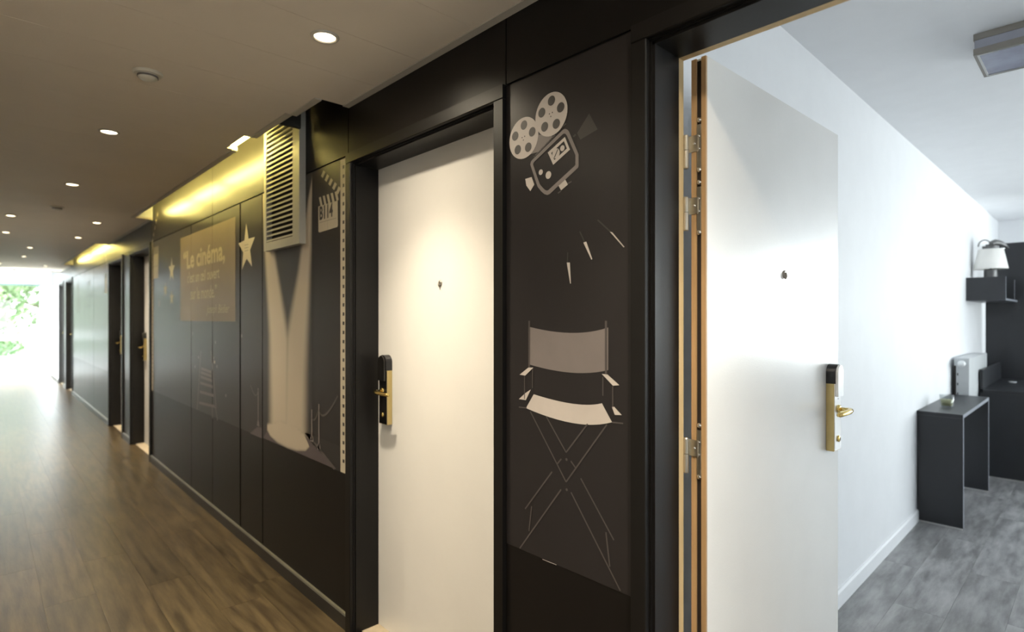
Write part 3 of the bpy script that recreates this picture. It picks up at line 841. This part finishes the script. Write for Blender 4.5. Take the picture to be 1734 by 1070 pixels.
def clapper_small(xc, zc, s, lab, flip=1):
    t = pr('clapperboard_print', lab)
    bm = bmesh.new(); flat(bm, [(xc - s, zc - s), (xc + s, zc - s), (xc + s, zc + s * .8), (xc - s, zc + s * .8)], Y1); link('board', bm, 'pr_cream', t)
    bm = bmesh.new()
    for k in range(5):
        xx = xc - s + 2 * s * (k * .205 + .09)
        flat(bm, [(xx - .012, zc + s + .045), (xx + .012, zc + s + .045), (xx + .024, zc + s * .8), (xx, zc + s * .8)], Y1)
    for k in range(5):
        cx_, cz_ = xc - flip * s + flip * s * .42 * k, zc + s + .09 + .055 * k
        flat(bm, [(cx_ - .016, cz_), (cx_ + .016, cz_ + .012), (cx_ + .022, cz_ + .045), (cx_ - .010, cz_ + .032)], Y1)
    link('stick_stripe', bm, 'pr_cream', t)
    bm = bmesh.new(); stroke(bm, (xc - s * .8, zc - s * .1), (xc + s * .8, zc - s * .1), .004, Y2); link('ruled_line', bm, 'pr_mid', t)
cz0 = w(263, 449)
clapper_small(cz0[0] + .01, cz0[1], .125, 'distant cream clapperboard print at the far end of the first mural', 1)
clapper_small(-8.95, 1.80, .11, 'distant clapperboard print at the near end of the second mural', -1)

# --- stars
def star(cx_, cz_, R, lab, m='pr_cream', tilt=0.0, sub=False):
    t = pr('star_print', lab)
    pts = []
    for k in range(10):
        r = R if k % 2 == 0 else R * .42
        a = PI / 2 + tilt + k * PI / 5; pts.append((cx_ + r * math.cos(a), cz_ + r * math.sin(a)))
    bm = bmesh.new()
    for k in range(10): flat(bm, [(cx_, cz_), pts[k], pts[(k + 1) % 10]], Y1)
    link('star_shape', bm, m, t)
    if sub:
        bm = bmesh.new()
        for k in range(3): stroke(bm, (cx_ - .035, cz_ + .02 - k * .018), (cx_ + .035, cz_ + .02 - k * .018), .004, Y2)
        link('small_lettering', bm, 'pr_mid', t)['kind'] = 'stuff'
c = w(418, 420); star(c[0], c[1], w(418, 379)[1] - c[1] + .005, 'large cream star print on the narrow panel left of the vent grille', sub=True, tilt=.04)
for (px, py, r, m_, lab) in ((291, 457, 22, 'pr_cream', 'cream star print, largest of the small stars near the far film strip'), (280.5, 490, 14, 'pr_cream', 'small cream star print below and left of the largest small star'),
                             (291, 504, 14, 'pr_cream', 'small cream star print at the right of the lower cluster'), (270, 513, 9, 'pr_mid', 'smallest faded star print, at the left of the cluster')):
    c = w(px, py); star(c[0], c[1], (w(px, py - r)[1] - c[1]), lab, m_)

# --- quotation panel
t = pr('quotation_print', 'brown panel print lettered with a French quotation about cinema')
qx0, qx1, qz0, qz1 = -5.164, -3.802, 1.352, 2.02
bm = bmesh.new()
cuts = [qx0, -4.844, -4.296, qx1]
for a_, b_ in zip(cuts, cuts[1:]): flat(bm, [(a_ + (G if a_ != qx0 else 0), qz0), (b_ - (G if b_ != qx1 else 0), qz0), (b_ - (G if b_ != qx1 else 0), qz1), (a_ + (G if a_ != qx0 else 0), qz1)], Y1)
link('panel_ground', bm, 'pr_quote', t)
z9 = zoomer(300, 370, 5.627)
def tline(s, pa, pb, size, m='pr_text', off=0, shear=0, nm='text_line'):
    """fit a line of lettering between two photo points on its baseline"""
    A_, B_ = z9(*pa), z9(*pb)
    o = text(s, t, nm, A_[0], (A_[1] + B_[1]) / 2, size, m, off=off, shear=shear)
    wdt = max(v.co.x for v in o.data.vertices); o.scale = ((B_[0] - A_[0]) / wdt, 1, 1)
tline('“Le cinéma,', (62, 478), (458, 395), .190, off=.005)
tline("c'est un œil ouvert", (100, 615), (405, 565), .115, off=.001)
tline('sur le monde.”', (130, 785), (380, 735), .130, off=.001)
tline('Joseph Bédier', (285, 915), (500, 880), .085, shear=.35)

# --- spotlight beams (printed gradient) on the panels under the vent
def pip(x, z, P_):
    c_ = False; n = len(P_)
    for i in range(n):
        (ax, az), (bx_, bz) = P_[i], P_[(i + 1) % n]
        if (az > z) != (bz > z) and x < (bx_ - ax) * (z - az) / (bz - az) + ax: c_ = not c_
    return c_
def dist(x, z, P_):
    d_ = 9
    n = len(P_)
    for i in range(n):
        ax, az = P_[i]; bx_, bz = P_[(i + 1) % n]
        vx, vz = bx_ - ax, bz - az; L2 = vx * vx + vz * vz or 1e-9
        s_ = max(0, min(1, ((x - ax) * vx + (z - az) * vz) / L2))
        d_ = min(d_, math.hypot(x - ax - s_ * vx, z - az - s_ * vz))
    return d_ if pip(x, z, P_) else -d_
LP = [w(*q) for q in ((444, 325), (451, 460), (457, 567), (458, 640), (459, 728), (490, 728), (489, 575), (470, 460), (452, 332))]
RP = [w(*q) for q in ((531.5, 288), (529.5, 335), (527, 418), (525, 460), (520.5, 567), (518, 640), (517, 742), (480, 735), (486, 572), (506, 460), (511, 421), (523, 335))]
EP = [w(*q) for q in ((453, 718), (453, 728), (458, 738), (470, 749), (487, 758), (503, 763), (518, 763), (525, 756), (523, 745), (516, 735), (500, 720), (475, 712))]
mbm = bpy.data.materials.new('print_spotlight'); mbm.use_nodes = True
n = mbm.node_tree; b = n.nodes['Principled BSDF']; b.inputs['Roughness'].default_value = .42
at = n.nodes.new('ShaderNodeAttribute'); at.attribute_name = 'glow'
mx = n.nodes.new('ShaderNodeMix'); mx.data_type = 'RGBA'
n.links.new(at.outputs['Fac'], mx.inputs[0]); mx.inputs[6].default_value = (.0215, .0190, .0200, 1); mx.inputs[7].default_value = (.43, .37, .29, 1)
n.links.new(mx.outputs[2], b.inputs['Base Color'])
def gradient_print(name, x0, x1, z0, z1, nx, nz, fn, parent):
    bm = bmesh.new(); vs = [[bm.verts.new((x0 + (x1 - x0) * i / nx, Y1, z0 + (z1 - z0) * k / nz)) for k in range(nz + 1)] for i in range(nx + 1)]
    vals = [fn(v.co.x, v.co.z) for col_ in vs for v in col_]
    for i in range(nx):
        for k in range(nz): bm.faces.new((vs[i][k], vs[i + 1][k], vs[i + 1][k + 1], vs[i][k + 1]))
    o = link(name, bm, mbm, parent)
    at_ = o.data.attributes.new('glow', 'FLOAT', 'POINT')
    for i, v in enumerate(vals): at_.data[i].value = v
    return o
def glow(x, z):
    def sm_(d_, wd_): s_ = max(0, min(1, (d_ + wd_) / (2 * wd_))); return s_ * s_ * (3 - 2 * s_)
    wd_ = .012 + .05 * max(0, min(1, (2.05 - z) / 1.1))
    return max(sm_(dist(x, z, LP), wd_), sm_(dist(x, z, RP), wd_) if x > -3.1 or z < 1.5 else 0, sm_(dist(x, z, EP), .010))
t = pr('spotlight_print', 'pale twin spotlight beam print crossing into one pool of light')
gradient_print('beam_area', -3.324, -2.66, PZ + .001, FR - .007, 96, 150, glow, t)
# --- carpet and rope barriers
z4 = zoomer(400, 460, 2.814)
t = pr('carpet_print', 'violet grey carpet print under the spotlight pool')
xl, xr = w(423, 730)[0], w(573, 790)[0]
bm = bmesh.new()
flat(bm, [w(423.5, 733.5), w(437, 722.5), w(444, 724.5), w(444, 742)], Y2)
link('carpet_left', bm, 'pr_carpet', t)
def glowfree(P_): return P_
bm = bmesh.new()
ell = [w(*q) for q in ((453.5, 729), (458, 739), (470, 750), (487, 759), (503, 764), (518, 764), (526, 757), (524, 746))]
low = [w(*q) for q in ((446, 743.5), (455, 747.5), (468, 753), (487, 761), (503, 768), (520, 775.5), (540, 784), (567, 795.5))]
low = [(a_, PZ + .002) for a_, _ in low]
ell[-1] = w(516, 735.5); ell[-2] = w(525, 757)
low = [(w(q, 0)[0], PZ + .002) for q in (446, 455, 468, 487, 503, 520, 545, 568)]
for i in range(7): flat(bm, [ell[i], ell[i + 1], low[i + 1], low[i]], Y2)
link('carpet_right', bm, 'pr_carpet', t)
bm = bmesh.new(); flat(bm, [w(516, 733), w(520, 733), w(576, 755), w(576, 798), w(568, 795)], Y1); link('dark_floor', bm, 'pr_dark', t)  # printed dark floor area beside the carpet
bm = bmesh.new(); flat(bm, [w(531, 748), w(534, 748), w(570, 793), w(566, 795.5)], Y3); link('carpet_line', bm, 'pr_dim', t)
def barrier(xpx, ytop, ybot, lab, ropes):
    t = pr('rope_barrier_print', lab)
    bm = bmesh.new(); stroke(bm, w(xpx, ytop), w(xpx, ybot), .012, Y3)
    c_ = w(xpx, ybot - 1); flat(bm, [(c_[0] - .020, c_[1] - .008), (c_[0] + .020, c_[1] - .008), (c_[0] + .013, c_[1] + .022), (c_[0] - .013, c_[1] + .022)], Y3)
    link('post', bm, 'pr_mid', t)
    for a_, m_, b_ in ropes:
        P_ = curve3(w(*a_), w(*m_), w(*b_), 10); bm = bmesh.new()
        for i in range(10): stroke(bm, P_[i], P_[i + 1], .010, Y3)
        link('rope', bm, 'pr_dim', t)
barrier(529, 693, 746, 'thin rope barrier post print, right of the beam and nearest to it', [((529, 707), (534, 710), (540, 695))])
barrier(541, 684, 760, 'taller rope barrier post print with a swagged rope, left of the film strip', [((541, 694), (552, 702), (573, 670))])
barrier(438, 657, 720, 'small rope barrier post print on the narrow panel left of the beam', [((425, 652), (433, 669), (438, 660))])
# --- ladder
z3 = zoomer(240, 540, 5.944)
t = pr('ladder_print', 'faint stepladder print on the cupboard doors below the quotation')
bm = bmesh.new()
bm.free()
for p, q in (((598, 320), (560, 915)), ((700, 320), (752, 900)), ((712, 890), (716, 1000)), ((745, 890), (765, 1020))):
    bm = bmesh.new(); stroke(bm, z3(*p), z3(*q), .016, Y1); link('ladder_rail', bm, 'pr_ladder', t)
for yl, xa, xb in ((505, 600, 705), (545, 598, 706), (590, 597, 712), (650, 592, 716), (740, 588, 728), (850, 580, 742)):
    bm = bmesh.new(); stroke(bm, z3(xa, yl - 8), z3(xb, yl + 32), .020, Y2); link('rung', bm, 'pr_ladder', t)
bm = bmesh.new()
for q in ((575, 385), (728, 395), (740, 432), (760, 478), (850, 770), (745, 235), (515, 145), (540, 480), (1010, 170)): flat(bm, circ(z3(*q), .010, .012, 8), Y2)
link('confetti_mark', bm, 'pr_mid', t)
# --- second mural, far: a beam and a quote ground
t = pr('spotlight_print', 'distant pale spotlight print at the start of the second mural')
bm = bmesh.new()
flat(bm, [(-11.95, 2.00), (-11.80, 2.00), (-11.62, 1.45), (-12.10, 1.45)], Y1); link('beam_area', bm, 'pr_dim', t)
t = pr('quotation_print', 'distant brownish lettered panel print on the second mural')
for k, sz in enumerate((.13, .09, .10)): text(('“Le cinéma,', "c'est un œil ouvert", 'sur le monde.”')[k], t, 'text_line', -10.95, 1.86 - .17 * k, sz, 'pr_dim')

# cupboard locks on the service doors
for k, (px, py) in enumerate(((361.5, 600), (362, 622))):
    pass
o = thing('cupboard_lock', 'small round metal lock on the seam of the service cupboard doors', 'lock', (w(364, 613)[0], 0, w(364, 613)[1]))
link('lock_ring', lathe(bmesh.new(), [(0, .006), (.007, .006), (.010, .003), (.011, .001)], 16, Matrix.Rotation(PI / 2, 4, 'X')), 'steel', o, smooth=True)
link('keyway', bx(-.001, .001, -.0068, -.006, -.004, .004), 'black', o)

# ================================================================== BEDROOM
YD = 3.43
# narrow wall desk
t = thing('side_desk', 'narrow anthracite wall desk with two panel legs beside the left bedroom wall', 'desk', (-.745, 4.02, 0))
dx0, dx1 = -.874 + .745, -.628 + .745
link('desk_top', bx(dx0, dx1, -.59, .59, .722, .748, bev=.0015), 'anth', t)
link('lit_edge', bx(dx1 + .0002, dx1 + .0012, -.59, .59, .7235, .7465), 'anth_lit', t)
for s in (-1, 1):
    y0, y1 = (-.589, -.561) if s < 0 else (.561, .589)
    p = link('leg_panel', box(bmesh.new(), dx0 + .001, dx1, y0, y1, .012, .7215), 'anth', t)
    link('lit_edge', bx(dx1 + .0002, dx1 + .0012, y0 + .001, y1 - .001, .012, .7215), 'anth_lit', p)
    link('base_strip', bx(dx0 + .02, dx1 - .004, y0 + .002, y1 - .002, 0.0005, .0118), 'alu', p)
# glass with candle
t = thing('candle_glass', 'small clear glass tumbler with a pale candle on the narrow desk', 'glass', (-.765, 3.78, .7485))
link('tumbler', lathe(bmesh.new(), [(0, 0), (.034, 0), (.036, .004), (.043, .082), (.0412, .082), (.0335, .008), (0, .008)], 32), 'tumbler', t, smooth=True)
link('candle', lathe(bmesh.new(), [(0, .0085), (.0325, .0085), (.037, .050), (.004, .048), (0, .048)], 28), 'wax', t, smooth=True)
link('wick', tube(bmesh.new(), [(0, 0, .048), (.001, 0, .058)], .001, 6), 'black', t)
# radiator, end-on, with its thermostat valve
t = thing('radiator', 'pale grey panel radiator on the left wall with a white thermostat knob', 'radiator', (-.80, 4.66, .12))
link('body', bx(-.055, .045, .0, 1.0, 0, .925, bev=.006), 'rad', t)
for k in range(20):
    pass
link('side_slot', bx(-.0555, -.040, -.0015, .0, .04, .86), 'groove', t)
for zz in (.62, .70, .78): link('vent_slot', bx(-.034, -.026, -.0012, .0005, zz, zz + .02), 'groove', t)
link('thermostat_knob', lathe(bmesh.new(), [(0, 0), (.020, 0), (.024, .012), (.026, .045), (.021, .068), (0, .072)], 24, Matrix.Translation((.0, .0, .88)) @ Matrix.Rotation(PI / 2, 4, 'X')), 'pvc', t, smooth=True)
link('wall_bracket', bx(-.0745, -.055, .2, .23, .6, .66), 'steel', t)
link('wall_bracket', bx(-.0745, -.055, .8, .83, .6, .66), 'steel', t)
link('foot', bx(-.03, .02, .1, .13, -.1195, 0), 'steel', t)
link('foot', bx(-.03, .02, .85, .88, -.1195, 0), 'steel', t)
# counter
CY0, CY1 = 5.12, 6.36
t = thing('built_in_counter', 'deep anthracite built-in counter with a low upstand at its left end', 'counter', (.5, CY0, 0))
link('front_panel', bx(-1.24, .0, .012, .032, .012, .726), 'anth', t)
link('base_strip', bx(-1.235, .0, .014, .030, .0005, .0118), 'alu', t)
link('counter_top', bx(-1.222, .0, 0, CY1 - CY0, .7265, .755, bev=.0015), 'anth', t)
link('side_panel', bx(-1.245, -1.2405, .0, CY1 - CY0, .0005, .755), 'anth', t)
link('upstand', bx(-1.243, -1.2225, .0, CY1 - CY0, .7555, .922), 'anth', t)
t = thing('wall_cladding', 'tall anthracite wall panel behind the counter', 'panel', (.5, CY1, 0))
link('cladding_board', bx(-1.345, .0, .003, .028, .0005, 2.13, bev=.0015), 'anth', t)
# little white dish on the counter
t = thing('white_dish', 'tiny white dish lying on the dark counter', 'dish', (-.60, 5.95, .7555))
link('bowl', lathe(bmesh.new(), [(0, 0), (.022, 0), (.034, .012), (.032, .012), (.021, .003), (0, .003)], 20), 'pvc', t, smooth=True)
# bedside box shelf
t = thing('box_shelf', 'anthracite open box shelf fixed high on the left wall, lamp standing in it', 'shelf', (-.8745, 5.40, 1.53))
link('end_board', bx(0, .2745, 0, .018, 0, .212, bev=.001), 'anth', t)
link('lit_edge', bx(.2747, .2757, .0005, .0175, .001, .211), 'anth_lit', t)
link('bottom_board', bx(0, .2745, .0182, .955, 0, .018), 'anth', t)
link('lit_edge', bx(.2747, .2757, .0185, .955, .001, .017), 'anth_lit', t)
link('divider', bx(0, .2745, .70, .718, .0182, .212), 'anth', t)
link('lit_edge', bx(.2747, .2757, .7005, .7175, .019, .211), 'anth_lit', t)
link('back_board', bx(0, .004, .0182, .955, .0182, .212), 'anth', t)
t = thing('white_box', 'tiny white box on the shelf behind the divider edge', 'box', (-.62, 5.50, 1.5485))
link('lid', bx(-.012, .012, -.02, .02, .012, .016, bev=.001), 'pvc', t); link('body', bx(-.011, .011, -.019, .019, 0, .0119), 'pvc', t)
# lamp
t = thing('reading_lamp', 'lamp with a white tapered shade and curved dark arm standing in the box shelf', 'lamp', (-.735, 5.72, 1.5485))
link('base_column', lathe(bmesh.new(), [(0, 0), (.052, 0), (.052, .275), (.046, .281), (0, .281)], 28), 'lampmetal', t, smooth=False)
link('lamp_shade', lathe(bmesh.new(), [(.128, .283), (.093, .470), (.0915, .470), (.1265, .283)], 40), 'shade', t, smooth=True)
link('shade_carrier', lathe(bmesh.new(), [(0, .452), (.0912, .452), (.0912, .458), (0, .458)], 28), 'lampmetal', t)
link('top_cap', lathe(bmesh.new(), [(0, .470), (.062, .470), (.062, .500), (0, .502)], 28), 'lampmetal', t)
link('bulb', lathe(bmesh.new(), [(0, .30), (.02, .31), (.03, .34), (.022, .37), (.014, .39), (.014, .4519), (0, .4519)], 20), 'pvc', t, smooth=True)
link('stem', tube(bmesh.new(), [(0, .0, .2805), (0, 0, .2995)], .008, 10), 'lampmetal', t)
RV = Vector((sa, ca, 0))
def rv(a_, z_): return RV * a_ + Vector((0, 0, z_))
link('curved_arm', tube(bmesh.new(), [rv(.0, .50), rv(.01, .525), rv(.04, .535), (rv(.085, .528)), rv(.13, .508), rv(.165, .478)], [.016, .026, .030, .026, .018, .009], 12), 'lampmetal', t, smooth=True)
link('ring_handle', tube(bmesh.new(), [rv(-.055 + .062 * math.cos(k * PI / 14), .495 + .062 * math.sin(k * PI / 14)) for k in range(15)], .006, 8), 'lampmetal', t, smooth=True)
link('knuckle', lathe(bmesh.new(), [(0, -.014), (.012, -.010), (.016, 0), (.012, .010), (0, .014)], 16, Matrix.Translation(rv(.115, .478))), 'chrome', t, smooth=True)
# ceiling lamp in the bedroom
t = thing('square_ceiling_lamp', 'square flush ceiling lamp with metal bands and frosted glass, in the bedroom', 'ceiling light', (-.215, 1.895, RC))
def sq(z0, z1, h0, h1):
    bm = bmesh.new()
    box(bm, -h1, h1, -h1, -h0, z0, z1); box(bm, -h1, h1, h0, h1, z0, z1); box(bm, -h1, -h0, -h0, h0, z0, z1); box(bm, h0, h1, -h0, h0, z0, z1); return bm
link('upper_band', sq(-.026, -.0005, .142, .150), 'bronze', t)
link('glass_band', sq(-.060, -.0262, .140, .147), 'frost_side', t)
link('lower_band', sq(-.086, -.0602, .140, .150), 'bronze', t)
link('glass_plate', bx(-.1395, .1395, -.1395, .1395, -.083, -.070, bev=.002), 'frost', t)
link('corner_bead', sq(-.0865, -.084, .133, .1398), 'alu', t)
link('mount_plate', bx(-.13, .13, -.13, .13, -.03, -.0005), 'pvc', t)

# ================================================================== OUTSIDE THE END WINDOW
o = link('terrace', bx(-19.6, XE - .2, -8, 4, -.3, -.1), 'terrace', kind='structure'); tag(o, 'pale stone terrace outside the end window', 'terrace')
o = link('lawn', bx(-60, -19.6, -30, 30, -.5, -.3), 'grass'); tag(o, 'green lawn beyond the terrace', 'lawn', kind='structure')
def tree(x, y, h, r, m, lab, seed, nleaf=3000):
    rd = random.Random(seed)
    t = thing('leafy_tree', lab, 'tree', (x, y, -.3), group=None)
    bm = bmesh.new(); tube(bm, [(0, 0, 0), (.05, .03, h * .25), (-.04, .05, h * .55), (.02, 0, h * .8)], [.09, .07, .05, .02], 10)
    for k in range(7):
        a_ = k * 2.4; z_ = h * (.22 + .07 * k); tube(bm, [(0, 0, z_), (r * .4 * math.cos(a_), r * .4 * math.sin(a_), z_ + .3), (r * .75 * math.cos(a_), r * .75 * math.sin(a_), z_ + .7)], [.05, .035, .012], 6)
    link('trunk', bm, 'bark', t, smooth=True)
    vs, fs = [], []
    blobs = [(rd.uniform(-.7, .7) * r, rd.uniform(-.7, .7) * r, rd.uniform(.12, .95) * h, rd.uniform(.35, .6) * r) for _ in range(16)]
    for _ in range(nleaf):
        bx_, by_, bz_, br2 = rd.choice(blobs)
        v = Vector((rd.gauss(0, 1), rd.gauss(0, 1), rd.gauss(0, 1))).normalized() * br2 * rd.uniform(.6, 1.05)
        c_ = Vector((bx_, by_, bz_)) + v
        n_ = (v.normalized() + Vector((rd.gauss(0, .5), rd.gauss(0, .5), rd.gauss(0, .5)))).normalized()
        a_ = n_.orthogonal().normalized(); b_ = n_.cross(a_); s_ = rd.uniform(.045, .085)
        i = len(vs); vs += [c_ - a_ * s_ * 1.5, c_ + b_ * s_ * .7 + n_ * s_ * .15, c_ + a_ * s_ * 1.5, c_ - b_ * s_ * .7 + n_ * s_ * .15]
        fs += [(i, i + 1, i + 2, i + 3)]
    me = bpy.data.meshes.new('foliage'); me.from_pydata([tuple(v) for v in vs], [], fs); me.materials.append(M[m])
    f = bpy.data.objects.new('foliage', me); COL.objects.link(f); f.parent = t; f['kind'] = 'stuff'
tree(-21.8, -1.2, 3.6, 1.05, 'leafg', 'leafy green tree nearest the end window, in the middle of the view', 1)
tree(-22.4, -4.6, 4.4, 1.2, 'leafg2', 'pale green tree left of the view through the end window', 2)
tree(-22.6, 2.2, 4.8, 1.2, 'leafg2', 'pale green tree to the right behind the window edge', 3)
tree(-26.4, .4, 5.6, 1.9, 'leafg2', 'taller pale green tree behind and right of the nearest tree', 4, 5200)
tree(-26.5, -4.0, 5.2, 1.6, 'leafg', 'green tree standing back on the left outside the end window', 5)
